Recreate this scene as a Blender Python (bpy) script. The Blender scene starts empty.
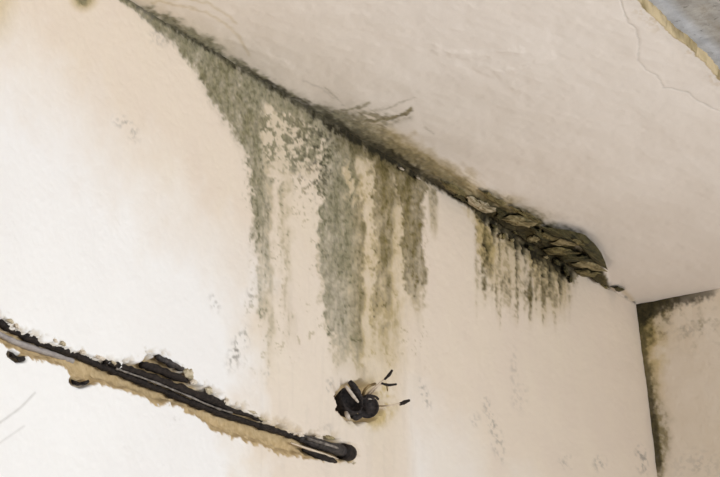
import bpy, math, random
import numpy as np
from mathutils import Matrix, Vector

random.seed(4)
scene = bpy.context.scene
COL = scene.collection

# ------------------------------------------------------------------ camera
H = 2.7                                    # ceiling height
CAM = np.array([-5.3922209, -1.58251977, 1.37304])
AX = np.array([[0.41066385, -0.90736357, -0.08970258],     # right
               [0.20961955, 0.18969938, -0.95920477],      # down
               [0.88736399, 0.3751073, 0.26810383]])       # forward
FPX = 2400.0
cam_data = bpy.data.cameras.new('camera')
cam_data.sensor_width = 36.0
cam_data.lens = FPX * 36.0 / 720.0
cam_data.clip_start = 0.05
cam = bpy.data.objects.new('camera', cam_data)
COL.objects.link(cam)
mw = Matrix.Identity(4)
for i in range(3):
    mw[i][0] = AX[0][i]; mw[i][1] = -AX[1][i]; mw[i][2] = -AX[2][i]; mw[i][3] = CAM[i]
cam.matrix_world = mw
scene.camera = cam

# ------------------------------------------------------------------ world, window and added fill light, exposure
world = bpy.data.worlds.new('world'); scene.world = world
world.use_nodes = True
bg = world.node_tree.nodes['Background']
bg.inputs[0].default_value = (0.80, 0.86, 0.95, 1); bg.inputs[1].default_value = 0.8

WINDOWS = [(-4.45, 1.30, 1.7, 1.5), (-1.75, 1.30, 1.25, 1.5)]       # window behind the camera, then one added to lift the right side: x, z, width, height
WY = -3.2
for wx, wz, ww, wh in WINDOWS:
    la = bpy.data.lights.new('window_and_fill_light', 'AREA')
    la.shape = 'RECTANGLE'; la.size = ww; la.size_y = wh
    la.energy = 23.8 * ww * wh; la.color = (0.90, 0.95, 1.0)
    lo = bpy.data.objects.new('window_and_fill_light', la); COL.objects.link(lo)
    lo.location = (wx, WY + 0.02, wz)
    lo.rotation_euler = (math.radians(90), 0, 0)

vs = scene.view_settings
vs.view_transform = 'Standard'; vs.look = 'None'; vs.gamma = 1.0; vs.exposure = 0.0
vs.use_curve_mapping = False

# ------------------------------------------------------------------ survey helpers
def ray(px, py):
    return AX.T @ np.array([(px - 360) / FPX, (py - 238.5) / FPX, 1.0])
def W(px, py, d=0.0):          # point on the long wall, d metres behind its face
    r = ray(px, py); return CAM + r * ((d - CAM[1]) / r[1])
def CE(px, py, d=0.0):         # point on the ceiling, d metres above its face
    r = ray(px, py); return CAM + r * ((H + d - CAM[2]) / r[2])
def EW(px, py, d=0.0):         # point on the end wall
    r = ray(px, py); return CAM + r * ((d - CAM[0]) / r[0])
def chart(P):                  # N,3 -> survey coordinates of points
    c = (P - CAM) @ AX.T
    z = np.maximum(c[:, 2], 0.3)
    return 360 + FPX * c[:, 0] / z, 238.5 + FPX * c[:, 1] / z

def lin(c):
    c = np.array(c, float) / 255.0
    return tuple(np.where(c <= 0.04045, c / 12.92, ((c + 0.055) / 1.055) ** 2.4)) + (1.0,)

# ------------------------------------------------------------------ numpy noise
def _hash(ix, iy, seed):
    h = (ix.astype(np.int64) * 374761393 + iy.astype(np.int64) * 668265263 + seed * 974634533) & 0xFFFFFFFF
    h = ((h ^ (h >> 13)) * 1274126177) & 0xFFFFFFFF
    h = h ^ (h >> 16)
    return (h & 0xFFFF) / 65535.0
def vnoise(x, y, seed=0):
    x0 = np.floor(x); y0 = np.floor(y); fx = x - x0; fy = y - y0
    fx = fx * fx * (3 - 2 * fx); fy = fy * fy * (3 - 2 * fy)
    a = _hash(x0, y0, seed); b = _hash(x0 + 1, y0, seed)
    c = _hash(x0, y0 + 1, seed); d = _hash(x0 + 1, y0 + 1, seed)
    return (a * (1 - fx) + b * fx) * (1 - fy) + (c * (1 - fx) + d * fx) * fy
def fbm(x, y, seed=0, octv=4, gain=0.55):
    s = 0; a = 1; t = 0
    for o in range(octv):
        s = s + a * vnoise(x * 2 ** o + 17.3 * o, y * 2 ** o - 9.1 * o, seed + o); t += a; a *= gain
    n = s / t
    return np.clip((n - 0.5) * 1.5 + 0.5, 0, 1)
def sm(a, b, x):
    t = np.clip((x - a) / (b - a), 0, 1); return t * t * (3 - 2 * t)
def vstroke(px, py, ys, xc, hw, st, soft=4.0):
    """a run-down streak: centre, half width and strength given at heights ys"""
    c = np.interp(py, ys, xc); w = np.interp(py, ys, hw); s = np.interp(py, ys, st, left=0, right=0)
    return s * np.clip((w - np.abs(px - c)) / soft + 0.5, 0, 1)
def segdist(px, py, pts):
    best = np.full(px.shape, 1e9)
    for (x0, y0), (x1, y1) in zip(pts[:-1], pts[1:]):
        dx, dy = x1 - x0, y1 - y0
        t = np.clip(((px - x0) * dx + (py - y0) * dy) / (dx * dx + dy * dy + 1e-9), 0, 1)
        best = np.minimum(best, np.hypot(px - x0 - t * dx, py - y0 - t * dy))
    return best
def inpoly(px, py, pts):
    ins = np.zeros(px.shape, bool)
    n = len(pts)
    for i in range(n):
        x0, y0 = pts[i]; x1, y1 = pts[(i + 1) % n]
        if y0 == y1: continue
        cond = ((y0 > py) != (y1 > py)) & (px < (x1 - x0) * (py - y0) / (y1 - y0) + x0)
        ins ^= cond
    return ins
def blob(px, py, cx, cy, rx, ry, rot=0.0):
    c, s = math.cos(rot), math.sin(rot)
    u = ((px - cx) * c + (py - cy) * s) / rx; v = (-(px - cx) * s + (py - cy) * c) / ry
    return np.clip(1 - np.sqrt(u * u + v * v), 0, 1)

# ------------------------------------------------------------------ materials
def new_mat(name):
    m = bpy.data.materials.new(name); m.use_nodes = True
    nt = m.node_tree; return m, nt, nt.nodes['Principled BSDF']
def cmix(nt, fac, a, b):
    n = nt.nodes.new('ShaderNodeMix'); n.data_type = 'RGBA'; n.clamp_factor = True
    def put(sock, v):
        if isinstance(v, bpy.types.NodeSocket): nt.links.new(v, sock)
        else: sock.default_value = v
    put(n.inputs[0], fac); put(n.inputs[6], a); put(n.inputs[7], b)
    return n.outputs[2]
def noise_node(nt, scale, detail=4.0, rough=0.6, vec=None, dims=None):
    n = nt.nodes.new('ShaderNodeTexNoise'); n.inputs['Scale'].default_value = scale
    n.inputs['Detail'].default_value = detail; n.inputs['Roughness'].default_value = rough
    if vec is not None: nt.links.new(vec, n.inputs['Vector'])
    return n
def obj_coord(nt, scale=(1, 1, 1)):
    tc = nt.nodes.new('ShaderNodeTexCoord'); mp = nt.nodes.new('ShaderNodeMapping')
    mp.inputs['Scale'].default_value = scale
    nt.links.new(tc.outputs['Object'], mp.inputs['Vector']); return mp.outputs[0]
def ramp(nt, val, lo, hi):
    n = nt.nodes.new('ShaderNodeMapRange'); n.inputs[1].default_value = lo; n.inputs[2].default_value = hi
    nt.links.new(val, n.inputs[0]); return n.outputs[0]
def mathn(nt, op, a, b):
    n = nt.nodes.new('ShaderNodeMath'); n.operation = op
    for s, v in ((n.inputs[0], a), (n.inputs[1], b)):
        if isinstance(v, bpy.types.NodeSocket): nt.links.new(v, s)
        else: s.default_value = v
    return n.outputs[0]
def bump(nt, bsdf, h, strength, dist):
    b = nt.nodes.new('ShaderNodeBump'); b.inputs['Strength'].default_value = strength
    b.inputs['Distance'].default_value = dist
    nt.links.new(h, b.inputs['Height']); nt.links.new(b.outputs[0], bsdf.inputs['Normal'])

def plaster_material(name, paint, paint2, cream):
    """painted plaster; the mesh carries where damp, mould and wear have got to"""
    m, nt, bs = new_mat(name)
    st = nt.nodes.new('ShaderNodeAttribute'); st.attribute_name = 'stain'
    we = nt.nodes.new('ShaderNodeAttribute'); we.attribute_name = 'wear'
    s1 = nt.nodes.new('ShaderNodeSeparateColor'); nt.links.new(st.outputs['Color'], s1.inputs[0])
    s2 = nt.nodes.new('ShaderNodeSeparateColor'); nt.links.new(we.outputs['Color'], s2.inputs[0])
    co = obj_coord(nt)
    big = noise_node(nt, 2.6, 3, 0.5, co).outputs['Fac']
    fine = noise_node(nt, 95, 5, 0.65, co).outputs['Fac']
    grain = noise_node(nt, 330, 3, 0.6, co).outputs['Fac']
    base = cmix(nt, ramp(nt, big, 0.35, 0.68), lin(paint), lin(paint2))
    crm = cmix(nt, ramp(nt, noise_node(nt, 7, 4, 0.55, co).outputs['Fac'], 0.35, 0.7), lin(cream), lin((226, 212, 194)))
    c = cmix(nt, s2.outputs[0], base, crm)
    och = cmix(nt, ramp(nt, fine, 0.35, 0.65), lin((206, 184, 138)), lin((184, 163, 116)))
    c = cmix(nt, s1.outputs[1], c, och)
    grey = cmix(nt, ramp(nt, fine, 0.3, 0.7), lin((100, 97, 74)), lin((150, 143, 113)))
    olive = cmix(nt, ramp(nt, fine, 0.3, 0.7), lin((86, 76, 40)), lin((136, 121, 74)))
    mould = cmix(nt, we.outputs['Alpha'], grey, olive)
    c = cmix(nt, s1.outputs[0], c, mould)
    blackm = cmix(nt, ramp(nt, fine, 0.3, 0.7), lin((26, 22, 13)), lin((56, 50, 30)))
    c = cmix(nt, s1.outputs[2], c, blackm)
    c = cmix(nt, s2.outputs[2], c, lin((150, 144, 136)))
    mort = cmix(nt, ramp(nt, fine, 0.3, 0.7), lin((176, 150, 108)), lin((206, 182, 142)))
    c = cmix(nt, s2.outputs[1], c, mort)
    nt.links.new(c, bs.inputs['Base Color'])
    bs.inputs['Roughness'].default_value = 0.86
    bs.inputs['Specular IOR Level'].default_value = 0.25
    h = mathn(nt, 'ADD', mathn(nt, 'MULTIPLY', fine, 0.6), mathn(nt, 'MULTIPLY', grain, 0.4))
    bump(nt, bs, h, 0.25, 0.003)
    return m
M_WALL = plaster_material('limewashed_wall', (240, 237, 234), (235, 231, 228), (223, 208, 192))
M_CEIL = plaster_material('limewashed_ceiling', (234, 224, 215), (229, 218, 208), (230, 216, 200))
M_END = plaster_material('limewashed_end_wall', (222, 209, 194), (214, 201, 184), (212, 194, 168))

def simple_material(name, a, b, scale=60, rough=0.7, bumpd=0.001, spec=0.3, metallic=0.0, stretch=(1, 1, 1)):
    m, nt, bs = new_mat(name)
    n = noise_node(nt, scale, 5, 0.6, obj_coord(nt, stretch)).outputs['Fac']
    nt.links.new(cmix(nt, ramp(nt, n, 0.33, 0.67), lin(a), lin(b)), bs.inputs['Base Color'])
    bs.inputs['Roughness'].default_value = rough; bs.inputs['Metallic'].default_value = metallic
    bs.inputs['Specular IOR Level'].default_value = spec
    if bumpd: bump(nt, bs, n, 0.5, bumpd)
    return m
M_BLACK = simple_material('black_rubber', (10, 7, 6), (48, 40, 36), 150, 0.7, 0.0012, 0.2)
M_BLACK2 = simple_material('dusty_black_rubber', (14, 11, 11), (66, 60, 58), 130, 0.6, 0.001, 0.4)
M_GREYC = simple_material('grey_cable', (140, 132, 130), (172, 164, 158), 70, 0.55, 0.0005)
M_HIGHLIGHT = simple_material('dusty_highlight_grey', (60, 54, 50), (150, 142, 134), 70, 0.7, 0.0005)  # pale grey for highlights built onto the cables
M_PALEW = simple_material('pale_insulation', (196, 176, 154), (216, 198, 176), 90, 0.5, 0.0004)
M_OLIVEW = simple_material('aged_insulation', (112, 92, 58), (150, 128, 88), 90, 0.5, 0.0004)
M_BOX = simple_material('dark_bakelite', (18, 15, 15), (60, 53, 51), 190, 0.75, 0.0015, 0.25)
M_RIM = simple_material('dusty_bakelite_edge', (170, 158, 146), (208, 196, 182), 80, 0.8, 0.0008)
M_FL_PALE = simple_material('flake_pale', (120, 108, 76), (216, 202, 176), 110, 0.9, 0.002, stretch=(.3, 1, 1))
M_FL_OLIVE = simple_material('flake_olive', (66, 60, 34), (142, 128, 86), 80, 0.9, 0.002, stretch=(.3, 1, 1))
M_FL_DARK = simple_material('flake_mouldy', (44, 42, 24), (92, 84, 52), 60, 0.9, 0.002, stretch=(.3, 1, 1))
M_FL_TAN = simple_material('flake_tan', (92, 82, 50), (176, 160, 122), 90, 0.9, 0.002, stretch=(.3, 1, 1))
M_CRUMB = simple_material('crumb_plaster', (196, 180, 158), (232, 222, 208), 75, 0.9, 0.002)
M_FRAME = simple_material('window_paint', (225, 222, 215), (236, 233, 228), 20, 0.5, 0)
M_FLOOR = simple_material('screed_floor', (196, 190, 182), (214, 208, 200), 6, 0.9, 0.002)
M_ROOM = simple_material('room_limewash', (226, 220, 212), (236, 231, 224), 3, 0.9, 0.001)

def concrete_material():
    m, nt, bs = new_mat('board_marked_concrete')
    co = obj_coord(nt)
    sep = nt.nodes.new('ShaderNodeSeparateXYZ'); nt.links.new(co, sep.inputs[0])
    n1 = noise_node(nt, 26, 5, 0.65, co).outputs['Fac']
    n2 = noise_node(nt, 7, 4, 0.6, obj_coord(nt, (0.6, 3, 1))).outputs['Fac']
    n3 = noise_node(nt, 42, 4, 0.7, co).outputs['Fac']
    wob = mathn(nt, 'ADD', sep.outputs[1], mathn(nt, 'MULTIPLY', mathn(nt, 'SUBTRACT', n2, 0.5), 0.02))
    board = ramp(nt, wob, -0.680, -0.662)                      # one pale board next to the plaster
    c0 = cmix(nt, ramp(nt, n1, 0.3, 0.7), lin((136, 131, 124)), lin((184, 179, 172)))
    c1 = cmix(nt, ramp(nt, n1, 0.3, 0.7), lin((158, 159, 163)), lin((198, 199, 203)))
    c = cmix(nt, board, c0, c1)
    c = cmix(nt, mathn(nt, 'MULTIPLY', ramp(nt, n2, 0.56, 0.75), 0.55), c, lin((128, 112, 86)))
    c = cmix(nt, mathn(nt, 'MULTIPLY', ramp(nt, n3, 0.60, 0.72), 0.8), c, lin((78, 74, 68)))
    nt.links.new(c, bs.inputs['Base Color']); bs.inputs['Roughness'].default_value = 0.92
    bump(nt, bs, n3, 0.7, 0.004)
    return m
M_CONC = concrete_material()

# ------------------------------------------------------------------ mesh helpers
def link(name, me, mat, parent=None, smooth=False, kind=None):
    o = bpy.data.objects.new(name, me); COL.objects.link(o)
    if mat is not None and not me.materials: me.materials.append(mat)
    if smooth: me.polygons.foreach_set('use_smooth', [True] * len(me.polygons))
    if parent is not None: o.parent = parent
    if kind: o['kind'] = kind
    return o
def tag(o, label, cat, group=None):
    o['label'] = label; o['category'] = cat
    if group: o['group'] = group
    return o
def pydata(name, v, f):
    me = bpy.data.meshes.new(name); me.from_pydata([tuple(p) for p in v], [], f); me.update(); return me
def box_data(x0, x1, y0, y1, z0, z1):
    v = [(x, y, z) for x in (x0, x1) for y in (y0, y1) for z in (z0, z1)]
    f = [(0, 1, 3, 2), (4, 6, 7, 5), (0, 4, 5, 1), (2, 3, 7, 6), (0, 2, 6, 4), (1, 5, 7, 3)]
    return v, f
def boxes(name, bl):
    V, F = [], []
    for b in bl:
        v, f = box_data(*b); n = len(V); V += v; F += [tuple(i + n for i in q) for q in f]
    return pydata(name, V, F)
def grid_mesh(name, P, nr, nc, stain, wear, keep=None, flip=False):
    """P: (nr*nc,3) row-major"""
    idx = np.arange(nr * nc).reshape(nr, nc)
    q = np.stack([idx[:-1, :-1], idx[:-1, 1:], idx[1:, 1:], idx[1:, :-1]], -1).reshape(-1, 4)
    if flip: q = q[:, ::-1]
    if keep is not None: q = q[keep[q].all(1)]
    me = bpy.data.meshes.new(name)
    me.vertices.add(len(P)); me.vertices.foreach_set('co', P.astype(np.float32).ravel())
    me.loops.add(q.size); me.loops.foreach_set('vertex_index', q.astype(np.int32).ravel())
    me.polygons.add(len(q)); me.polygons.foreach_set('loop_start', np.arange(0, q.size, 4, dtype=np.int32))
    me.polygons.foreach_set('loop_total', np.full(len(q), 4, np.int32))
    me.polygons.foreach_set('use_smooth', np.ones(len(q), bool))
    for nm, a in (('stain', stain), ('wear', wear)):
        at = me.attributes.new(nm, 'FLOAT_COLOR', 'POINT')
        at.data.foreach_set('color', np.clip(a, 0, 1).astype(np.float32).ravel())
    me.update(calc_edges=True); me.validate()
    return me

# ================================================================== THE LONG WALL
# chase cut for the cables: its upper and lower lips, surveyed on the wall face
UP = [(-60, 284), (-20, 308), (0, 317), (8, 320), (14, 329), (35, 336), (48, 342), (62, 345), (80, 351), (105, 361),
      (122, 364), (132, 362), (141, 360), (150, 353), (158, 353), (172, 360), (186, 370), (197, 383), (207, 388),
      (222, 398), (240, 407), (252, 411), (262, 417), (275, 424), (285, 424), (292, 431), (305, 435), (318, 434),
      (334, 437), (352, 443)]
LO = [(356, 455), (350, 463), (337, 464), (322, 462), (310, 461), (296, 459), (280, 455), (263, 447), (248, 443), (237, 438),
      (224, 436), (213, 431), (200, 421), (190, 415), (176, 407), (163, 406), (151, 403), (139, 396), (126, 393),
      (112, 388), (102, 385), (92, 388), (88, 384), (73, 380), (68, 372), (58, 366), (46, 362), (35, 360), (24, 356), (15, 351),
      (0, 344), (-20, 336), (-60, 320)]
GROOVE_D = 0.017

def wall_fields(px, py, e):
    n1 = fbm(px / 7.0, py / 9.0, 3); n2 = fbm(px / 3.2, py / 5.5, 11, 3); ns = fbm(px / 3.4, py / 42.0, 23, 4)
    nb = fbm(px / 26.0, py / 40.0, 31, 4); nw = fbm(px / 14.0, py / 20.0, 41, 4)
    n3 = fbm(px / 2.4, py / 3.4, 47, 3); nm = fbm(px / 6.0, py / 14.0, 53, 4)
    jx = px + (nw - .5) * 9 + (n1 - .5) * 6 + (n3 - .5) * 5; jy = py + (nb - .5) * 18 + (n3 - .5) * 8
    # --- mould density
    wid = np.interp(jx, [90, 105, 140, 165, 185, 200, 212, 226, 240, 252, 264, 285, 318, 335, 352, 372, 395, 424, 427, 470, 480, 500, 540, 575, 580],
                        [0, 5, 10, 17, 28, 44, 58, 72, 88, 110, 40, 20, 20, 40, 26, 18, 24, 20, 4, 4, 9, 20, 26, 20, 0])
    band = 0.9 * np.clip((wid - e) / (0.34 * wid + 3) + 0.3, 0, 1) * (wid > .5)
    mot = 0.60 * np.clip((jx - 255) / 8, 0, 1) * np.clip((330 - jx) / 8, 0, 1) * np.clip((176 - jy) / 14, 0, 1) * (e > 0)
    s1 = vstroke(jx, jy, [90, 130, 200, 260, 300, 360, 385], [255, 256, 261, 264, 266, 270, 272], [12, 13, 13, 10, 8, 6, 4], [.9, .86, .74, .58, .42, .26, 0], 7)
    s1b = vstroke(jx, jy, [150, 190, 240, 330, 350], [282, 284, 286, 290, 292], [5, 5, 5, 5, 5], [.5, .45, .38, .22, 0], 6)
    s2 = vstroke(jx, jy, [110, 160, 220, 280, 330, 362, 385], [335, 337, 340, 343, 347, 348, 350], [18, 21, 23, 22, 20, 17, 13], [.92, .9, .86, .80, .68, .46, 0], 7)
    s3 = vstroke(jx, jy, [150, 190, 230, 280, 330, 365], [384, 385, 384, 384, 384, 385], [13, 13, 12, 13, 14, 10], [.9, .84, .72, .58, .42, 0], 8)
    s4 = vstroke(jx, jy, [165, 200, 240, 270, 300, 335], [410, 411, 412, 414, 416, 418], [14, 13, 12, 10, 8, 4], [.98, .98, .92, .76, .58, 0], 5)
    s5 = vstroke(px, jy, [180, 200, 225, 240], [431, 433, 434, 435], [4, 5, 4, 2], [.5, .6, .5, 0], 3)
    m = np.maximum.reduce([band, mot, s1, s1b, s2, s3, s4, s5])
    # ragged streaks under the broken corner
    end6 = 316 + 36 * (fbm(px / 5.0, px * 0 + 3, 77, 3)) - 18 * np.abs(px - 530) / 50
    grp = np.clip((px - 473) / 10, 0, 1) * np.clip((578 - px) / 8, 0, 1) * (1 - .55 * blob(px, py, 513, 262, 22, 60))
    s6 = grp * np.clip((end6 - py) / 34, 0, 1) * (0.36 + 0.85 * ns) * (.55 + .8 * n3) * (1 - .45 * sm(.5, .75, nm)) * (e > 0)
    m = np.maximum(m, s6)
    m = np.maximum(m, 1.1 * blob(px, py, 84, -4, 14, 17))
    # peeled tongues where the cream coat still shows
    t1 = vstroke(jx, jy, [158, 175, 220, 285, 305], [366, 367, 367, 368, 369], [2, 4.5, 5, 4, 2], [.5, .95, .9, .7, 0], 4)
    t2 = vstroke(jx, jy, [160, 172, 195, 208], [345, 347, 352, 356], [2, 5, 4, 2], [.4, .8, .7, 0], 3)
    t3 = vstroke(jx, jy, [205, 215, 260, 320], [395, 395, 397, 401], [2, 4, 5, 8], [.3, .5, .55, .4], 5)
    t4 = vstroke(jx, jy, [120, 135, 180, 290, 300], [318, 316, 309, 303, 300], [2, 5, 9, 14, 12], [.0, .3, .75, .8, 0], 4)
    t5 = vstroke(jx, jy, [145, 152, 178, 188], [272, 274, 277, 277], [6, 9, 8, 4], [.3, .75, .7, 0], 4)
    t6 = vstroke(jx, jy, [98, 108, 128, 140], [262, 266, 272, 274], [2, 5, 6, 3], [.2, .75, .7, 0], 3)
    t = np.maximum.reduce([t1, t2, t3, t4, t5, t6])
    m = m * (1 - t)
    lowr = np.clip((e - 30) / 60, 0, 1)
    brk = 0.44 * n3 + (0.42 - .2 * lowr) * nm + (0.14 + .2 * lowr) * ns
    thr = sm(0.16, 0.80, m + 1.15 * (brk - 0.5))
    mould = np.where(m > .005, 0.40 * m + 0.60 * thr * np.clip(m * 1.8, 0, 1), 0)
    lowr = np.clip((e - 30) / 60, 0, 1)
    mould = mould * (0.92 + (.10 + .30 * lowr) * (ns - .5) + .28 * (nm - .5) + .22 * (n3 - .5))
    # speckle thrown out around the streaks
    mould += .45 * sm(.66, .82, n3) * sm(.5, .7, nm) * np.clip((px - 236) / 14, 0, 1) * np.clip((432 - px) / 14, 0, 1) * np.clip((395 - py) / 60, 0, 1) * (e > 0)
    # thin wash further down
    wash = vstroke(px, py, [200, 300, 380, 477, 520], [384, 385, 384, 384, 384], [30, 32, 20, 12, 10], [.1, .18, .2, .12, .1], 12)
    pk = mot * 1.7 * (band < .5)                         # flaking zone: crisp cream scabs on mould
    mould = mould * (1 - pk) + pk * (.12 + .8 * sm(.40, .56, .55 * n3 + .45 * nm))
    fade = np.interp(py, [0, 180, 300, 390, 430], [1, 1, .86, .74, .7])
    mould *= fade
    # --- olive tint grows to the right
    olive = np.clip((px - 325) / 50, 0, 1) + .2 * np.clip((nb - .4) * 2, 0, 1)
    olive = np.clip(olive - .45 * np.clip((px - 312) / 10, 0, 1) * np.clip((360 - px) / 10, 0, 1) * np.clip((e - 15) / 20, 0, 1), 0, 1)
    # --- ochre
    och = 0.75 * wash + 1.5 * blob(px, py, 84, -3, 17, 17) + .6 * blob(px, py, 0, 5, 22, 50)
    och += vstroke(jx, jy, [205, 225, 262, 285], [474, 480, 486, 489], [7, 8, 6, 3], [.5, .8, .6, 0], 5)
    och += vstroke(jx, jy, [235, 265, 290, 325], [546, 549, 551, 553], [22, 20, 16, 12], [.8, .7, .45, 0], 8)
    och += vstroke(jx, jy, [215, 240, 275, 310], [498, 502, 506, 508], [22, 20, 16, 12], [.45, .45, .3, 0], 8)
    och += .75 * vstroke(jx, jy, [140, 170, 260, 340, 390], [372, 374, 374, 374, 376], [34, 36, 32, 28, 18], [.7, .7, .62, .5, .2], 14) * (.35 + .9 * nm)
    och += .28 * vstroke(px, py, [95, 120, 200, 330], [300, 290, 288, 288], [30, 34, 32, 24], [.6, .6, .4, 0], 12)
    och += .35 * np.clip(1 - np.abs(mould - .3) / .3, 0, 1) * np.clip((px - 240) / 20, 0, 1)
    och += .5 * np.clip(blob(px, py, 378, 408, 26, 26) * 2, 0, 1) * n1
    # --- black mould in the corner line and cavities
    ln = np.interp(px, [100, 125, 180, 240, 300, 330, 380, 428, 470, 492, 520, 556, 572, 578, 590, 640], [0, .5, .8, .85, .85, .9, .95, .95, .8, .9, .95, 1, .9, .25, .2, .2])
    lw = np.interp(px, [100, 180, 300, 340, 380, 428, 470, 490, 520, 552, 570, 577, 600], [2.5, 4, 6, 10, 8, 5, 4, 13, 17, 20, 24, 4, 2])
    lw2 = lw * np.where(px > 470, .35 + 1.3 * ns, 1.0)
    dk = ln * np.clip((lw2 - e) / (0.6 * lw2 + 1) + .35 + (n3 - .5) * 1.2, 0, 1)
    dk = dk * (0.72 + .28 * n1)
    dk += .55 * np.clip((px - 322) / 20, 0, 1) * np.clip((428 - px) / 6, 0, 1) * np.clip((30 - e) / 30, 0, 1) * sm(.25, .75, nm) * (e > 0)
    dk += .40 * sm(.6, .85, n3) * np.clip(m - .35, 0, 1)
    dk += .5 * sm(.5, .8, ns) * s6 * np.clip((312 - py) / 50, 0, 1) * (.5 + n3)
    # pits along the mottled zone
    dk += .5 * sm(.58, .76, n3) * blob(px, py, 316, 155, 30, 60) * 1.5
    # --- damp cream, also carrying the wall's warm light falloff
    diag = py - (42 + 0.95 * px)          # cream above this line, for damp and the dimmer light up there
    damp_and_tone = np.clip(0.55 - (diag + (nb - .5) * 60) / 150, 0, 1)
    damp_and_tone = np.maximum(damp_and_tone, .95 * np.clip((px - 225 - (nb - .5) * 40) / 45, 0, 1) * np.clip((430 - px) / 25, 0, 1))
    damp_and_tone = np.maximum(damp_and_tone, .6 * np.clip((px - 395) / 40, 0, 1))  # right of the streaks: warm light falloff put into the cream
    # --- scuffs
    sc = np.zeros_like(px)
    for (cx, cy, rx, ry, r, s) in [(122, 122, 9, 6, .5, .9), (132, 133, 10, 6, 1.1, .8), (215, 303, 5, 9, -.3, .9), (240, 343, 8, 18, .35, .9),
                                   (234, 358, 7, 14, .3, .8), (250, 296, 4, 9, 0, .7), (267, 374, 3, 9, 0, .7), (425, 394, 4, 14, -.35, 1.1), (489, 412, 5, 16, -.25, .9),
                                   (497, 440, 6, 22, -.2, 1.0), (520, 398, 8, 14, 0, .5), (476, 420, 5, 8, 0, .6), (600, 463, 6, 8, .2, 1.0),
                                   (642, 460, 6, 14, -.2, 1.3), (567, 462, 8, 7, 0, .7), (176, 418, 3, 4, 0, .9), (147, 16, 12, 7, .6, .8),
                                   (159, 38, 10, 8, .5, .7), (330, 385, 4, 8, 0, .9), (328, 430, 5, 9, 0, .5), (514, 370, 4, 20, 0, .5)]:
        sc += .62 * s * np.clip(blob(px, py, cx, cy, rx * 1.4, ry * 1.4, r) * 1.5, 0, 1) * sm(.40, .85, n3)
    for pts, w, s in [([(-4, 426), (20, 408), (34, 393)], 1.6, .5), ([(-4, 446), (24, 426)], 1.4, .35)]:
        sc += s * np.clip(1 - segdist(px, py, pts) / w, 0, 1)
    # streaky grime down the clean cream parts
    sc += .06 * sm(.58, .8, ns) * np.clip((px - 240) / 20, 0, 1) * np.clip((430 - px) / 10, 0, 1)
    return mould, och, np.clip(dk, 0, 1), damp_and_tone, np.clip(sc, 0, 1), olive, n1, n2, ns, nb, s6

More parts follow.
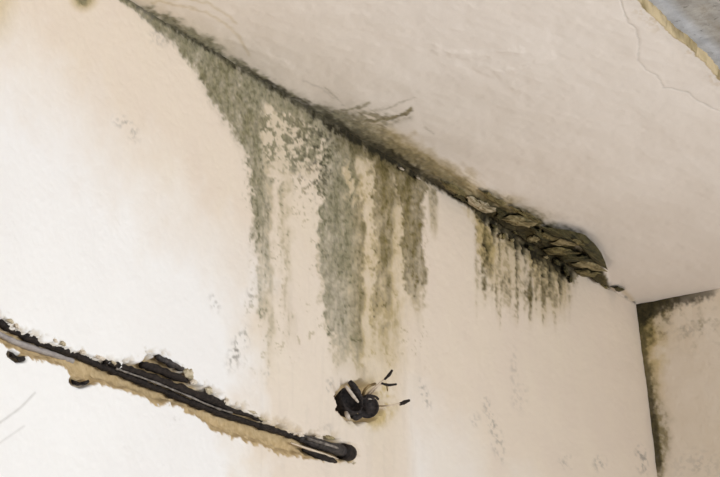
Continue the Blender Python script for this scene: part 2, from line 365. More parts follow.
def build_long_wall():
    cols = [W(p, 250)[0] for p in np.arange(-34, 634, 1.1)]
    xs = np.array([-7.0, -6.0, -5.0, -4.2, -3.6, -3.2] + cols + [0.0, .02])
    zs = np.concatenate([[H + .015], np.arange(H, 1.885, -0.00165), [1.8, 1.6, 1.2, 0.8, 0.4, 0.0]])
    nr, nc = len(zs), len(xs)
    X, Z = np.meshgrid(xs, zs); X = X.ravel(); Z = Z.ravel()
    P = np.stack([X, np.zeros_like(X), Z], 1)
    px, py = chart(P)
    far = (X < -3.0) | (Z < 1.89)
    px = np.where(far, -500.0, px)
    top = np.stack([X, np.zeros_like(X), np.full_like(X, H)], 1)
    ex, ey = chart(top)
    e = py - (ey + 0.0)
    mould, och, dk, damp_and_tone, sc, olive, n1, n2, ns, nb, s6 = wall_fields(px, py, e)
    # relief: trowel waves, peeled coats, pits
    d = (nb - .5) * 0.003 + (n2 - .5) * 0.0010
    d += 0.0016 * sm(.3, .7, mould) * (n2 - .2)
    d += 0.006 * dk * np.clip((e < 40) * (px > 470) * (px < 580), 0, 1) * np.clip(e / 6, 0, 1)
    d *= np.clip(e / 3, 0, 1)
    # the chase
    jx = px + (n1 - .5) * 6; jy = py + (n2 - .5) * 6 + (n1 - .5) * 5
    box = (px > -64) & (px < 362) & (py > 280) & (py < 470)
    ins = np.zeros(px.shape, bool); du = np.full(px.shape, 1e3); dl = np.full(px.shape, 1e3)
    ins[box] = inpoly(jx[box], jy[box], UP + LO)
    du[box] = segdist(jx[box], jy[box], UP + [LO[0]]); dl[box] = segdist(jx[box], jy[box], LO)
    g = np.where(ins, sm(0, 11, dl) * sm(0, 1.6, du), 0)
    d = d + GROOVE_D * g * (0.86 + .28 * n1)
    mort = np.where(ins, np.clip(np.minimum(dl, du) / 1.5, 0, 1), 0)
    # crumbled lip above the chase
    rim = np.where(~ins & box, np.clip(1 - du / 7, 0, 1), 0)
    chip = rim * sm(.45, .62, n1)
    mort = np.maximum(mort, .5 * chip); d = d + 0.005 * chip
    sc = sc + .35 * chip * n2
    # pits under the chase, and the hole broken out for the box
    for pts, w, dep in [([(11, 354), (17, 358), (23, 358)], 5, .012), ([(73, 381), (80, 384), (88, 382)], 5, .012)]:
        q = np.clip(1 - segdist(px, py, pts) / w, 0, 1); d = d + dep * sm(0, .5, q); mort = np.maximum(mort, .7 * sm(0, .5, q))
    hole = np.maximum(blob(jx, jy, 358, 402, 24, 23, .3), blob(jx, jy, 369, 408, 16, 15))
    d = d + 0.03 * sm(.04, .22, hole)
    mort = np.maximum(mort, .75 * sm(.02, .2, hole))
    och = och + .7 * np.clip(blob(px, py, 368, 404, 34, 30) * 2.2, 0, 1) * sm(.3, .7, n1)
    dk = dk * (1 - sm(0, .1, hole))
    P[:, 1] += np.where(far, 0, d)
    stain = np.stack([mould, och, dk, np.ones_like(px)], 1)
    wear = np.stack([damp_and_tone, mort, np.clip(sc, 0, 1), olive], 1)
    stain[far] = (0, 0, 0, 1); wear[far] = (0.1, 0, 0, 0)
    # below the surveyed strip the coat goes on as it is at its lower edge
    last = int(np.sum(zs > 1.885)) - 1
    w2 = wear.reshape(nr, nc, 4); s2 = stain.reshape(nr, nc, 4)
    for k in range(last + 1, nr):
        w2[k, :, 0] = w2[last, :, 0]; s2[k, :, 1] = s2[last, :, 1] * max(0, 1 - .3 * (k - last))
    me = grid_mesh('wall_left', P, nr, nc, stain, wear)
    return link('wall_left', me, M_WALL, kind='structure')
wall_left = build_long_wall()
wall_left['label'] = 'long white plaster wall with green mould streaks under the ceiling'

# ================================================================== THE CEILING
CRACK = [(619, -6), (622, 6), (628, 22), (635, 27), (639, 40), (638, 61), (645, 70), (655, 75), (660, 80), (663, 88), (674, 90),
         (688, 93), (697, 101), (710, 108), (722, 113), (740, 118)]
def build_ceiling():
    xs = np.concatenate([[-7, -6, -5, -4, -3.3], np.arange(-2.95, 0.0, 0.0036), [0.0, .03]])
    ys = np.concatenate([[.03, .012], np.arange(0, -0.60, -0.0022), np.arange(-.60, -.68, -.0008), np.arange(-0.68, -0.9, -0.01), [-1.0, -1.4, -2.0, -2.6, -3.2]])
    nr, nc = len(ys), len(xs)
    X, Y = np.meshgrid(xs, ys); X = X.ravel(); Y = Y.ravel()
    P = np.stack([X, Y, np.full_like(X, H)], 1)
    px, py = chart(P)
    far = (X < -3.0) | (Y < -.95); px = np.where(far, -500.0, px)
    ex, ey = chart(np.stack([X, np.zeros_like(X), np.full_like(X, H)], 1))
    # height of the stain edge above the wall line, in survey units
    edge_y = 304.5 + (px - 636) * 0.5945
    e = edge_y - py
    n1 = fbm(px / 8.0, py / 6.0, 103); n2 = fbm(px / 3.6, py / 3.0, 111, 3); nb = fbm(px / 40.0, py / 26.0, 131, 4)
    nd = fbm((px + 1.1 * py) / 22.0, (py - .6 * px) / 3.5, 141, 4)
    je = e + (nb - .5) * 14 + (n1 - .5) * 9
    wid = np.interp(px, [95, 115, 150, 190, 230, 262, 300, 335, 370, 400, 440, 470, 500, 540, 575, 598, 606, 612], [0, 4, 7, 12, 15, 8, 12, 24, 28, 32, 34, 33, 32, 33, 37, 36, 22, 0])
    b = np.clip((wid * 1.08 - je) / (0.6 * wid + 2) + .1, 0, 1) * (wid > .5)
    b *= np.interp(px, [95, 130, 240, 300, 360, 420, 480, 540, 610], [.5, .85, .85, .8, .9, .9, .95, 1, 1])
    m = b
    for pts, w, s in [([(330, 116), (350, 108), (369, 103)], 3.0, .65), ([(345, 121), (375, 121), (400, 116), (411, 109)], 3.2, .9),
                      ([(385, 108), (405, 102), (415, 97)], 1.8, .4), ([(325, 88), (336, 97), (345, 106)], 1.6, .4), ([(365, 128), (390, 124), (410, 118)], 5, .45),
                      ([(425, 128), (434, 134)], 1.8, .35), ([(360, 112), (385, 108)], 3, .35)]:
        m = np.maximum(m, s * np.clip(1.15 - segdist(px + (n2 - .5) * 3, py + (n1 - .5) * 4, pts) / w, 0, 1))
    m = np.maximum(m, .62 * np.clip(blob(px, py, 362, 122, 46, 20, -.05) * 1.8, 0, 1) * sm(.25, .7, nd))
    thr = sm(.14, .8, m + .9 * (.5 * n2 + .5 * nd - .5))
    mould = np.where(m > .01, .5 * m + .5 * thr * np.clip(m * 1.8, 0, 1), 0)
    mould *= np.interp(px, [95, 300, 400, 440, 480, 540, 620], [.95, .95, .92, .9, .95, 1, 1])
    olive = np.clip((px - 330) / 70, 0, 1)
    och = .8 * np.clip(1 - np.abs(je - wid * .75) / (wid * .45 + 1), 0, 1) * np.clip((px - 350) / 40, 0, 1) * (wid > .5) * np.clip((560 - px) / 60, 0, 1)
    tide = np.minimum(segdist(px, py + (n1 - .5) * 4, [(152, 1), (180, 4), (204, 11), (226, 24), (240, 38), (249, 56)]),
                      segdist(px, py + (n1 - .5) * 4, [(150, -4), (196, -2), (222, 10), (236, 24)]))
    och += .42 * np.clip(1 - tide / 2.2, 0, 1) + .18 * np.clip((px - 120) / 20, 0, 1) * np.clip((246 - px) / 15, 0, 1) * np.clip((34 - e) / 20, 0, 1) * (e > 0)
    och += .5 * np.clip(1 - segdist(px, py, [(612, 288), (622, 290), (632, 300)]) / 4, 0, 1)
    ln = np.interp(px, [100, 130, 200, 330, 428, 480, 540, 600, 609, 613], [0, .6, .85, .9, .95, .9, .95, .95, .6, 0])
    lw = np.interp(px, [100, 180, 300, 350, 428, 470, 500, 540, 575, 600, 610], [2, 4, 6, 11, 8, 10, 20, 26, 27, 24, 8])
    dk = ln * np.clip((lw - e) / (.6 * lw) + .25 + (n2 - .5) * 1.1 + (nd - .5) * .9, 0, 1) * (.65 + .35 * n1)
    crack = np.clip(1 - segdist(px + (n2 - .5) * 2, py + (n1 - .5) * 2, CRACK) / 1.25, 0, 1)
    c2 = np.clip(1 - segdist(px, py, [(578, 275), (597, 283), (606, 289), (620, 295), (636, 303)]) / 2.2, 0, 1) * sm(.3, .6, n2)
    dk = np.maximum(dk, .8 * c2)
    sc = .30 * crack
    sc += .25 * np.clip(1 - segdist(px, py + (n1 - .5) * 4, [(303, 80), (320, 88), (334, 98)]) / 1.5, 0, 1)
    damp_and_tone = np.clip((420 - px) / 300, 0, 1) * .8
    # relief: trowel ridges, brush marks, bulging coat near the broken corner
    dz = (nb - .5) * .004 + (fbm((px * .9 + py) / 70.0, (py - .35 * px) / 16.0, 161, 3) - .5) * .0012
    dz += .0010 * crack
    for pts, w, a in [([(436, 50), (470, 58), (498, 52), (520, 50)], 7, .0016), ([(498, 72), (530, 66), (552, 56)], 6, .0014), ([(478, 66), (505, 78), (520, 90)], 8, .0012), ([(230, 40), (262, 52), (290, 66)], 6, .0008)]:
        dz -= a * sm(0, 1, np.clip(1 - segdist(px, py + (n1 - .5) * 6, pts) / w, 0, 1))
    bul = np.clip((wid * 1.1 - e) / (wid + 1), 0, 1) * np.clip((px - 430) / 40, 0, 1) * np.clip((612 - px) / 8, 0, 1)
    dz -= bul * (.004 + .013 * (nd - .3)); dz += .003 * (n2 - .5) * mould
    dz *= np.clip(e / 3, 0, 1)
    # plaster fallen from the slab along a line parallel to the wall
    line = -0.640 + (fbm(X * 9, X * 0 + 5, 171, 4) - .5) * .009 + (fbm(X * 60, X * 0 + 8, 175, 3) - .5) * .003
    gone = line - Y                      # >0 where plaster is missing
    rise = np.clip(gone / 0.005, 0, 1) * .024 + (n2 - .5) * .005
    mort = .25 * sm(-.004, .001, gone + (n2 - .5) * .006)
    och = np.where(gone > -.003, .8, och)
    lip = np.clip(1 + gone / .03, 0, 1) * (gone < 0)
    mort = np.maximum(mort, .5 * lip * sm(.6, .75, n1))
    sc = sc + .2 * lip * n2
    nk = fbm(X * 16, Y * 200, 181, 4)
    dk = np.where(gone > -.002, .8 * sm(.45, .8, nk) * np.clip(.1 + gone / .005, 0, 1), dk)
    mould = np.where(gone > -.002, .85 * sm(.35, .7, fbm(X * 12, Y * 90, 191, 4)), mould)
    P[:, 2] += np.where(far & (gone < 0), 0, np.where(gone > 0, rise, dz))
    keep = (gone < .006) | far & (gone < .02)
    stain = np.stack([mould, och, np.clip(dk, 0, 1), np.ones_like(px)], 1)
    wear = np.stack([damp_and_tone, mort, np.clip(sc, 0, 1), olive], 1)
    me = grid_mesh('ceiling', P, nr, nc, stain, wear, keep=keep, flip=False)
    o = link('ceiling', me, M_CEIL, kind='structure')
    o['label'] = 'off-white plaster ceiling with olive mould along the wall and a hairline crack'
    return o
ceiling = build_ceiling()
slab = link('ceiling_slab', boxes('ceiling_slab', [(-7.1, 0.1, -3.3, 0.1, H + .0165, H + .14)]), M_CONC, kind='structure')
slab['label'] = 'bare grey concrete slab where the ceiling plaster has fallen'

# ================================================================== THE END WALL
def build_end_wall():
    ys = np.concatenate([[.015], np.arange(0, -.28, -.0019), [-.35, -.6, -1.2, -2.0, -3.2]])
    zs = np.concatenate([[H + .015], np.arange(H, 2.2, -.0021), [2.1, 1.8, 1.2, .6, 0]])
    nr, nc = len(zs), len(ys)
    Y, Z = np.meshgrid(ys, zs); Y = Y.ravel(); Z = Z.ravel()
    P = np.stack([np.zeros_like(Y), Y, Z], 1)
    px, py = chart(P); far = (Y < -.3) | (Z < 2.2)
    px = np.where(far, 2000.0, px)
    cx = np.interp(py, [304, 368, 427, 468], [636.5, 647, 653.5, 658])
    u = px - cx                                                     # distance from the vertical corner
    e = py - np.interp(px, [636, 760], [304.5, 281])                # below the ceiling
    n1 = fbm(px / 7.0, py / 7.0, 203); n2 = fbm(px / 3.0, py / 3.2, 211, 3); nb = fbm(px / 24.0, py / 24.0, 231, 4)
    wob = (nb - .5) * 16 + (n1 - .5) * 8
    tri = np.clip((38 - u * .5 - e * .8 + wob * 1.2) / 26, 0, 1)
    col = np.interp(py, [304, 330, 360, 395, 420, 450, 470, 480], [18, 15, 10, 11, 21, 19, 10, 6])
    cs = np.interp(py, [304, 340, 375, 400, 425, 455, 480], [.9, .75, .55, .75, .9, .85, .6])
    side = cs * np.clip((col - u + wob * .6) / (col * .8) + .1, 0, 1)
    m = np.maximum(tri, side)
    m = np.maximum(m, .25 * np.clip((n1 - .55) * 4, 0, 1) * blob(px, py, 700, 325, 40, 40) * 2)
    thr = sm(.15, .8, m + .9 * (n2 - .5))
    mould = np.where(m > .01, .55 * m + .45 * thr * np.clip(m * 1.6, 0, 1), 0)
    dk = np.interp(px, [636, 660, 690, 712, 722], [1, .95, .9, .7, .0]) * np.clip((np.interp(px, [636, 650, 668, 690, 712, 722], [26, 18, 9, 8, 5, 0]) - e) / 7 + .7 + (n2 - .5) * 1.0, 0, 1)
    vs_ = np.interp(py, [304, 335, 352, 400, 430, 466, 474], [.8, .6, .55, .75, .85, .8, .1]) * np.clip((np.interp(py, [304, 350, 400, 440, 470], [5, 3, 3.4, 5.5, 4]) - u) / 2.4 + .4 + (n2 - .5) * .8, 0, 1)
    dk = np.maximum(dk, vs_) * (.78 + .22 * n1)
    dk = np.maximum(dk, .6 * sm(.5, .8, n2) * tri)
    och = .8 * np.clip((20 - u + wob) / 12, 0, 1) * np.interp(py, [304, 330, 360, 395, 410], [.3, .8, .9, .5, .1]) + .45 * np.clip((60 - u - e * .6 + wob) / 40, 0, 1)
    sc = .22 * sm(.4, .8, n2) * (blob(px, py, 700, 465, 40, 22) + blob(px, py, 688, 330, 30, 12)) * 1.5
    damp_and_tone = .45 + .5 * np.clip((360 - py) / 60, 0, 1)
    d = (nb - .5) * .003 + (n2 - .5) * .0005 * (1 + 3 * mould)
    d *= np.clip(e / 3, 0, 1) * np.clip(u / 3, 0, 1)
    P[:, 0] += np.where(far, 0, d)
    stain = np.stack([mould, och, np.clip(dk, 0, 1), np.ones_like(px)], 1)
    wear = np.stack([damp_and_tone, np.zeros_like(px), np.clip(sc, 0, 1), np.full_like(px, .9)], 1)
    stain[far] = (0, 0, 0, 1); wear[far] = (.45, 0, 0, 0)
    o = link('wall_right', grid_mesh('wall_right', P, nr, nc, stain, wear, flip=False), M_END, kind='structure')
    o['label'] = 'short end wall with black mould in its upper corner'
    return o
wall_right = build_end_wall()

# ------------------------------------------------------------------ rest of the room (behind the camera)
link('floor', boxes('floor', [(-7.1, 0.1, -3.3, 0.1, -.1, 0)]), M_FLOOR, kind='structure')
link('wall_front', boxes('wall_front', [(-7.1, -7.0, -3.3, 0.1, 0, H)]), M_ROOM, kind='structure')
z0, z1 = .55, 2.05
edges = [-7.0]
for wx, wz, ww, wh in WINDOWS: edges += [wx - ww / 2, wx + ww / 2]
edges.append(0.1)
solid = [(edges[i], edges[i + 1], -3.4, -3.2, 0, H) for i in range(0, len(edges), 2)]
for wx, wz, ww, wh in WINDOWS:
    solid += [(wx - ww / 2, wx + ww / 2, -3.4, -3.2, 0, z0), (wx - ww / 2, wx + ww / 2, -3.4, -3.2, z1, H)]
link('wall_back', boxes('wall_back', solid), M_ROOM, kind='structure')
for i, (wx, wz, ww, wh) in enumerate(WINDOWS):  # the second window is unseen, added for more light
    a0, a1 = wx - ww / 2, wx + ww / 2
    link('window_%d' % (i + 1), boxes('window_frame', [(a0, a0 + .06, -3.34, -3.28, z0, z1), (a1 - .06, a1, -3.34, -3.28, z0, z1), (a0 + .06, a1 - .06, -3.34, -3.28, z0, z0 + .06),
         (a0 + .06, a1 - .06, -3.34, -3.28, z1 - .06, z1), (wx - .03, wx + .03, -3.34, -3.28, z0 + .06, z1 - .06)]), M_FRAME, kind='structure')

# ================================================================== flakes of plaster
def flake_mesh(name, fn, outline, d_out, d_in, thick, seed=0, jag=.8):
    """a curled chip: outline in survey units, laid at depth d_out (rim) and d_in (crown), negative = towards the room"""
    r = random.Random(seed)
    pts = []
    n0 = len(outline)
    for i in range(n0):
        a = outline[i]; b = outline[(i + 1) % n0]
        pts.append(a)
        for t in (.33, .67):
            pts.append((a[0] + (b[0] - a[0]) * t + r.uniform(-jag, jag), a[1] + (b[1] - a[1]) * t + r.uniform(-jag, jag)))
    n = len(pts); cx = sum(p[0] for p in pts) / n; cy = sum(p[1] for p in pts) / n
    V = []; F = []
    amp = min(.0025, abs(d_in - d_out) * .4)
    for p in pts: V.append(fn(p[0], p[1], d_out + r.uniform(-amp, amp)))
    for p in pts:
        k = .55 + r.uniform(-.1, .1)
        V.append(fn(cx + (p[0] - cx) * k, cy + (p[1] - cy) * k, d_in + r.uniform(-amp, amp)))
    V.append(fn(cx, cy, d_in + r.uniform(-.001, .001)))
    for p in pts: V.append(fn(p[0], p[1], d_out + thick))
    V.append(fn(cx, cy, d_in + thick))
    c = 2 * n; bk = 2 * n + 1; bc = 3 * n + 1
    for i in range(n):
        j = (i + 1) % n
        F += [(i, j, n + j, n + i), (n + i, n + j, c), (i, bk + i, bk + j, j), (bk + i, bc, bk + j)]
    V = np.array(V); org = V.mean(0)
    me = pydata(name, V - org, F)
    return me, org
def flake(name, fn, outline, mat, d_out=-.004, d_in=-.009, thick=.004, parent=None, seed=0, jag=.8):
    me, org = flake_mesh(name, fn, outline, d_out, d_in, thick, seed, jag)
    o = link(name, me, mat, parent); o.location = org
    return o
def chip_poly(cx, cy, rx, ry, rot, seed):
    r = random.Random(seed); n = r.choice((5, 6, 7)); out = []
    for i in range(n):
        a = 2 * math.pi * i / n + r.uniform(-.25, .25); k = r.uniform(.75, 1.15)
        u, v = rx * math.cos(a) * k, ry * math.sin(a) * k
        out.append((cx + u * math.cos(rot) - v * math.sin(rot), cy + u * math.sin(rot) + v * math.cos(rot)))
    return out
FL = [
 ([(466, 197), (474, 197), (484, 202), (494, 207), (497, 211), (488, 213), (478, 210), (470, 205)], M_FL_PALE, -.010, -.016),
 ([(501, 219), (510, 215), (523, 216), (538, 223), (532, 227), (518, 226), (509, 223)], M_FL_TAN, -.012, -.018),
 ([(527, 238), (534, 235), (541, 238), (537, 243), (529, 243)], M_FL_TAN, -.010, -.014),
 ([(550, 243), (562, 238), (576, 240), (587, 247), (574, 246), (560, 246)], M_FL_TAN, -.014, -.018),
 ([(543, 250), (556, 247), (570, 249), (581, 253), (566, 256), (552, 255)], M_FL_OLIVE, -.012, -.017),
 ([(571, 264), (584, 260), (598, 264), (608, 272), (596, 271), (582, 268)], M_FL_TAN, -.014, -.018),
 ([(575, 270), (588, 270), (602, 274), (590, 277), (578, 275)], M_FL_OLIVE, -.010, -.014),
 ([(540, 226), (560, 229), (580, 233), (594, 243), (603, 257), (608, 270), (597, 263), (586, 252), (570, 240), (552, 236)], M_FL_DARK, -.014, -.022),
 ([(508, 206), (520, 209), (534, 216), (543, 224), (532, 222), (518, 213)], M_FL_OLIVE, -.008, -.014),
 ([(478, 189), (492, 195), (506, 204), (500, 206), (487, 199)], M_FL_OLIVE, -.006, -.011),
 ([(440, 180), (452, 184), (464, 191), (470, 199), (458, 196), (446, 189)], M_FL_OLIVE, -.004, -.009),
 ([(537, 231), (548, 233), (562, 239), (552, 241), (541, 238)], M_FL_OLIVE, -.012, -.017),
 ([(560, 257), (572, 254), (588, 256), (596, 262), (580, 261), (566, 263)], M_FL_DARK, -.014, -.019),
 ([(583, 246), (592, 250), (599, 259), (592, 258), (585, 252)], M_FL_DARK, -.014, -.02),
 ([(530, 226), (540, 229), (551, 237), (546, 243), (536, 236)], M_FL_DARK, -.010, -.016),
 ([(497, 210), (507, 213), (504, 219), (499, 222), (494, 216)], M_FL_DARK, -.006, -.012),
 ([(455, 190), (466, 197), (470, 204), (462, 202), (453, 196)], M_FL_DARK, -.004, -.009),
 ([(566, 237), (580, 239), (590, 248), (578, 246)], M_FL_OLIVE, -.018, -.024),
 ([(610, 287), (618, 286), (625, 290), (619, 292)], M_FL_DARK, -.003, -.006),
 ([(600, 284), (607, 286), (610, 290), (604, 289)], M_FL_OLIVE, -.003, -.006),
]
for i, (ol, mt, a, b) in enumerate(FL):
    flake('plaster_flake', CE, ol, mt, a, b, .006, ceiling, 50 + i, 1.3)
for i, (cx, cy, rx, ry, rt, mt) in enumerate([(522, 234, 2.4, 2, .2, M_CRUMB), (540, 246, 3.6, 2, .4, M_FL_PALE), (494, 226, 4, 2.4, .6, M_FL_DARK), (504, 236, 3, 4, .2, M_FL_OLIVE), (531, 248, 4.5, 2.6, .6, M_FL_DARK), (548, 251, 5, 3, .5, M_FL_OLIVE), (557, 262, 5, 3, .8, M_FL_DARK), (566, 271, 3, 6, -.2, M_FL_DARK), (571, 279, 2, 5, -.1, M_FL_DARK), (516, 232, 4, 2.4, .4, M_FL_OLIVE), (401, 168.5, 4, 1.4, .5, M_CRUMB), (418, 178, 3.2, 1.3, .5, M_CRUMB),
                                              (546, 257, 3, 2, .3, M_FL_TAN), (512, 240, 2.5, 2.5, .1, M_FL_TAN), (500, 236, 2.5, 3, .1, M_FL_TAN)]):
    flake('plaster_chip', W, chip_poly(cx, cy, rx, ry, rt, i), mt, -.004, -.008, .005, wall_left, 90 + i, .15)
# crumbs of plaster left along the upper lip of the chase
for i, (cx, cy, rx, ry, rt, mt) in enumerate([(10, 321, 5, 3, .4, M_FL_PALE), (17, 326, 4, 4, .9, M_CRUMB), (56, 341, 5, 3, .5, M_CRUMB), (64, 344, 4, 3, .5, M_FL_PALE), (84, 352, 6, 3, .4, M_CRUMB),
                                              (100, 358, 7, 3, .4, M_CRUMB), (114, 363, 5, 2.5, .4, M_FL_PALE), (189, 374, 5, 9, -.35, M_FL_PALE), (194, 382, 4, 5, -.2, M_CRUMB),
                                              (209, 390, 5, 6, -.4, M_FL_PALE), (227, 402, 4, 6, .2, M_CRUMB), (252, 412, 6, 2.5, .4, M_FL_PALE), (262, 419, 6, 2, .5, M_FL_PALE), (300, 435, 5, 3, .3, M_CRUMB),
                                              (318, 438, 6, 3, .2, M_CRUMB), (330, 438, 7, 3.5, .2, M_FL_TAN), (354, 463, 3, 3, 0, M_FL_PALE)]):
    flake('plaster_crumb', W, chip_poly(cx, cy, rx * .95, ry * .8, rt, 30 + i), mt, .001, -.0015, .006, wall_left, 130 + i, .2)

# ================================================================== cables
def tube_data(path, rad, seg=10, taper=None):
    P = [Vector(p) for p in path]; V = []; F = []; up = None
    n = len(P)
    for i, p in enumerate(P):
        t = (P[min(i + 1, n - 1)] - P[max(i - 1, 0)]).normalized()
        if up is None: up = t.orthogonal().normalized()
        up = (up - t * up.dot(t)).normalized(); b = t.cross(up)
        r = rad[i] if hasattr(rad, '__len__') else rad
        for k in range(seg):
            a = 2 * math.pi * k / seg; V.append(p + (up * math.cos(a) + b * math.sin(a)) * r)
    for i in range(n - 1):
        for k in range(seg):
            k2 = (k + 1) % seg
            F.append((i * seg + k, i * seg + k2, (i + 1) * seg + k2, (i + 1) * seg + k))
    F.append(tuple(range(seg - 1, -1, -1))); F.append(tuple((n - 1) * seg + k for k in range(seg)))
    return V, F
def smooth_path(pts, per=4):
    out = []
    n = len(pts)
    for i in range(n - 1):
        p0 = pts[max(i - 1, 0)]; p1 = pts[i]; p2 = pts[i + 1]; p3 = pts[min(i + 2, n - 1)]
        for s in range(per):
            t = s / per
            out.append(tuple(.5 * ((2 * b) + (-a + c) * t + (2 * a - 5 * b + 4 * c - d) * t * t + (-a + 3 * b - 3 * c + d) * t ** 3) for a, b, c, d in zip(p0, p1, p2, p3)))
    out.append(pts[-1]); return out
def tube(name, pts, rad, mat, parent=None, per=4, seg=10, org=None, wob=0.0, seed=0, rough=0.12):
    """pts: (px, py, depth) on the long wall"""
    r = random.Random(seed)
    sp = smooth_path(pts, per)
    path = [W(p[0] + r.uniform(-wob, wob), p[1] + r.uniform(-wob, wob), p[2]) for p in sp]
    if hasattr(rad, '__len__'):
        rad = list(np.interp(np.linspace(0, 1, len(path)), np.linspace(0, 1, len(rad)), rad))
    else:
        rad = [rad] * len(path)
    rad = [q * (1 + r.uniform(-rough, rough)) for q in rad]
    V, F = tube_data(path, rad, seg)
    if parent is None:
        org = Vector(path[0])
    elif org is None:
        org = parent.location.copy()
    me = pydata(name, [v - org for v in V], F)
    o = link(name, me, mat, parent, smooth=True)
    if parent is None: o.location = org
    return o
def empty(name, loc):
    o = bpy.data.objects.new(name, None); COL.objects.link(o); o.location = loc; o.empty_display_size = .05
    return o
D = .0085
A = [(-45, 296), (-20, 312), (0, 323), (15, 332), (35, 340.5), (48, 345.5), (80, 357), (100, 366), (118, 373), (140, 382), (154, 387.5), (179, 398), (200, 406), (227, 415.5), (254, 424), (271, 429.5), (290, 435), (304, 439.5), (322, 446)]
tag(tube('electrical_cable', [(x, y, .0095) for x, y in A], .005, M_BLACK, wob=.6, seed=1, rough=.24, per=6), 'longest black electrical cable running the whole length of the wall groove', 'cable', 'cables in the wall groove')
B_ = [(104, 361.5), (120, 366.5), (142, 374), (168, 383.5), (186, 390.5), (211, 400), (226, 408), (246, 415), (262, 421)]
tag(tube('electrical_cable', [(x, y, .004) for x, y in B_], [.003, .005, .0056, .006, .0068, .0064, .0045, .003, .002], M_BLACK, wob=.7, seed=2, rough=.24, per=6), 'thick short black cable lying just above the long one in the groove', 'cable', 'cables in the wall groove')
tag(tube('electrical_cable', [(142, 365, .004), (152, 367.5, .003), (170, 374.5, .003), (187, 381.5, .006)], [.0045, .0055, .0055, .004], M_BLACK, wob=.7, seed=3, rough=.25), 'short black cable stub in the groove, second from the top', 'cable', 'cables in the wall groove')
tag(tube('electrical_cable', [(157, 357, .004), (165, 361, .001), (173, 365, .001), (182, 369.5, .005)], [.0042, .005, .0045, .0032], M_BLACK2, wob=.7, seed=4, rough=.25), 'topmost and shortest black cable stub above the groove', 'cable', 'cables in the wall groove')
G = [(-45, 308), (-20, 323), (0, 334.5), (15, 342), (35, 349), (50, 353.5), (64, 357.5), (72, 361)]
tag(tube('electrical_cable', [(x, y, .0135 if i < 6 else .017) for i, (x, y) in enumerate(G)], .0042, M_GREYC, seed=5), 'smooth grey cable below the black one at the groove left end', 'cable', 'cables in the wall groove')
T = [(116, 368.5), (132, 374), (150, 380.5), (175, 390.5), (195, 399), (214, 407), (232, 413)]  # pale strand standing in for the dusty highlight in the gap
tag(tube('electrical_wire', [(x, y, .002) for x, y in T], .0016, M_HIGHLIGHT, seed=6, seg=6, wob=.25, rough=.35), 'thin pale strand added for the light line between the two black cables in the groove', 'wire', 'cables in the wall groove')

# fat end piece where the groove stops
c = empty('cable_conduit', W(302, 438, .006))
tag(c, 'fat black conduit end with a round rim at the groove right end', 'conduit')
tube('tube', [(299, 437.5, .008), (312, 442, .004), (328, 447, .002), (345, 452, .001)], [.006, .009, .010, .010], M_BLACK2, c, seed=7, wob=.3)
rm = tube('rim', [(343, 451.3, -.001), (346, 452.2, -.001), (350, 453.4, -.001)], [.0125, .0145, .0125], M_BLACK, c, per=2, seg=14)
tube('tube_highlight', [(308, 438.8, -.006), (322, 443, -.0085), (338, 448, -.009)], .0022, M_HIGHLIGHT, c, seg=6)  # highlight along the conduit, modelled as a thin pale tube
tag(tube('electrical_cable', [(303, 449, .008), (315, 455, .004), (326, 458.5, .001), (336, 462, .004)], [.003, .0055, .0058, .0035], M_BLACK, wob=.4, seed=8), 'short black cable stub tucked under the fat conduit end', 'cable', 'cables in the wall groove')
tag(tube('plaster_strip', [(291, 443, .007), (310, 449.5, .002), (326, 455, 0), (338, 459, .003)], [.0012, .0025, .0025, .001], M_PALEW, seed=9, seg=6), 'thin pale strip wedged between the conduit end and the stub below', 'strip')

# ragged black flakes laid in the pits just under the groove
s = flake('black_scrap', W, [(9, 351), (13, 353), (18, 357), (25, 356), (25.5, 360), (19, 362.5), (16, 358.5), (9, 357)], M_BLACK, .0005, -.004, .006, None, 11, .4)
tag(s, 'ragged black scrap under the groove beside the grey cable', 'scrap', 'black scraps under the groove')
s = flake('black_scrap', W, [(70.5, 379), (73, 381.5), (79, 382.5), (84, 382), (89, 379.5), (90, 382), (86, 385), (78, 386), (72, 384)], M_BLACK, .0005, -.004, .006, None, 12, .4)
tag(s, 'curved black scrap hanging from the tan lower lip of the groove', 'scrap', 'black scraps under the groove')

# ================================================================== broken junction box and its wires
jb = empty('junction_box', W(358, 402, .02))
tag(jb, 'broken black junction box set in a ragged hole in the wall', 'junction box')
def disc_axes():
    f = Vector(AX[2]); r = Vector(AX[0]); d = Vector(AX[1]); return f, r, d
def lathe(name, centre, axis, side, prof, mat, parent, seg=20, sx=1.0, arc=None):
    """prof: (radius, along axis); open shell unless arc is None"""
    axis = Vector(axis).normalized(); side = (Vector(side) - axis * Vector(side).dot(axis)).normalized(); third = axis.cross(side)
    V, F = [], []
    m = len(prof)
    for k in range(seg):
        a = 2 * math.pi * k / seg
        for (r_, h) in prof:
            V.append(Vector(centre) + side * (math.cos(a) * r_ * sx) + third * (math.sin(a) * r_) + axis * h)
    for k in range(seg):
        k2 = (k + 1) % seg
        for i in range(m - 1):
            F.append((k * m + i, k * m + i + 1, k2 * m + i + 1, k2 * m + i))
    org = parent.location
    me = pydata(name, [v - org for v in V], F)
    return link(name, me, mat, parent, smooth=True)
f, r, d = disc_axes()
nrm = Vector((0, -1, 0))
# left lobe: the cup of the box, tilted, its mouth turned up and away
c0 = Vector(W(350, 401, -.004))
ax = (-f * .55 + r * .62 - d * .55)
lathe('cup', c0, ax, d, [(0.0, -.026), (.014, -.026), (.021, -.020), (.024, -.004), (.0245, .004), (.0225, .004), (.0215, -.003), (.018, -.016), (0.0, -.019)], M_BOX, jb, 22)
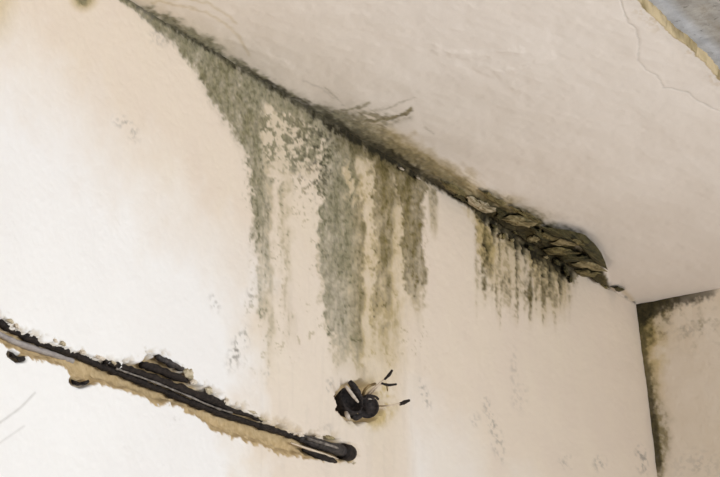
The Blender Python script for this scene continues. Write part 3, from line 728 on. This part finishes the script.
# pale broken edge strip
tube('rim_strip', [(345.5, 385.5, -.022), (349.5, 391, -.026), (354, 397, -.026), (358, 402, -.022)], [.0022, .003, .003, .0018], M_RIM, jb, seg=8)
tube('clamp', [(349.5, 381.5, -.014), (354, 387, -.02), (358, 393, -.022), (361, 399, -.018)], [.004, .0055, .0055, .004], M_BOX, jb, seg=8)
# right lobe: the lid hanging towards the room
c1 = Vector(W(367.5, 407, -.012))
lathe('lid', c1, -f + d * .25 + r * .1, d, [(0, -.008), (.0185, -.008), (.0195, -.003), (.0195, .003), (.0175, .004), (.0155, .001), (.009, .0005), (.008, .003), (0, .0035)], M_BOX, jb, 24)
tube('bracket', [(352, 416, -.002), (356, 417, -.006), (361, 416, -.01)], [.004, .006, .004], M_BOX, jb, seg=8)
tube('screw_lug', [(346, 412.5, .0), (347.5, 416, -.006), (349, 419, -.006)], [.003, .004, .0025], M_RIM, jb, seg=8)

def wire(pts, rad, mat, tip_pts, tip_rad, label):
    w = empty('electrical_wire', W(*pts[0]))
    tag(w, label, 'wire', 'wires sticking out of the junction box')
    tube('insulation', pts, rad, mat, w, seg=8)
    if tip_pts: tube('bare_tip', tip_pts, tip_rad, M_BLACK, w, seg=8)
    return w
wire([(376, 406, .0), (384, 406, -.03), (393, 405, -.045), (401, 403.5, -.05)], .0013, M_PALEW, [(400, 404, -.05), (404, 402.5, -.051), (409, 400.5, -.052)], [.0026, .0036, .0026], 'lowest pale wire from the junction box with a fat black tip')
wire([(364, 398, .0), (371, 391, -.02), (379, 384, -.035), (387, 377.5, -.045)], .0017, M_PALEW, [(385, 379, -.045), (389, 375, -.046), (392, 370.5, -.047)], [.0018, .0027, .0022], 'highest pale wire from the junction box, its dark tip pointing up')
wire([(366, 399, .0), (373, 392, -.02), (378, 386, -.032), (383, 384, -.038)], .0015, M_PALEW, [(381, 383, -.038), (388, 385, -.039), (396, 384.3, -.04)], [.0018, .0024, .002], 'pale wire from the junction box with a dark tip bent sideways')
wire([(362, 398, .002), (365, 390, -.012), (370, 385.5, -.02), (375, 384, -.022)], .0026, M_OLIVEW, None, None, 'short olive-brown wire bent upright above the junction box lid')
wire([(361, 399, .0), (367, 395.5, -.016), (375, 396.5, -.022), (378, 399, -.02)], .0022, M_BOX, None, None, 'short dark wire arching over the junction box lid')
wire([(365, 401, .0), (369, 398.5, -.019), (375, 399.5, -.024)], .0018, M_RIM, None, None, 'short whitish wire end lying on the junction box lid')
wire([(386, 383, -.038), (387, 387, -.039), (387.5, 391, -.04)], .0011, M_OLIVEW, None, None, 'tiny brown wire strand hanging from the sideways dark tip')
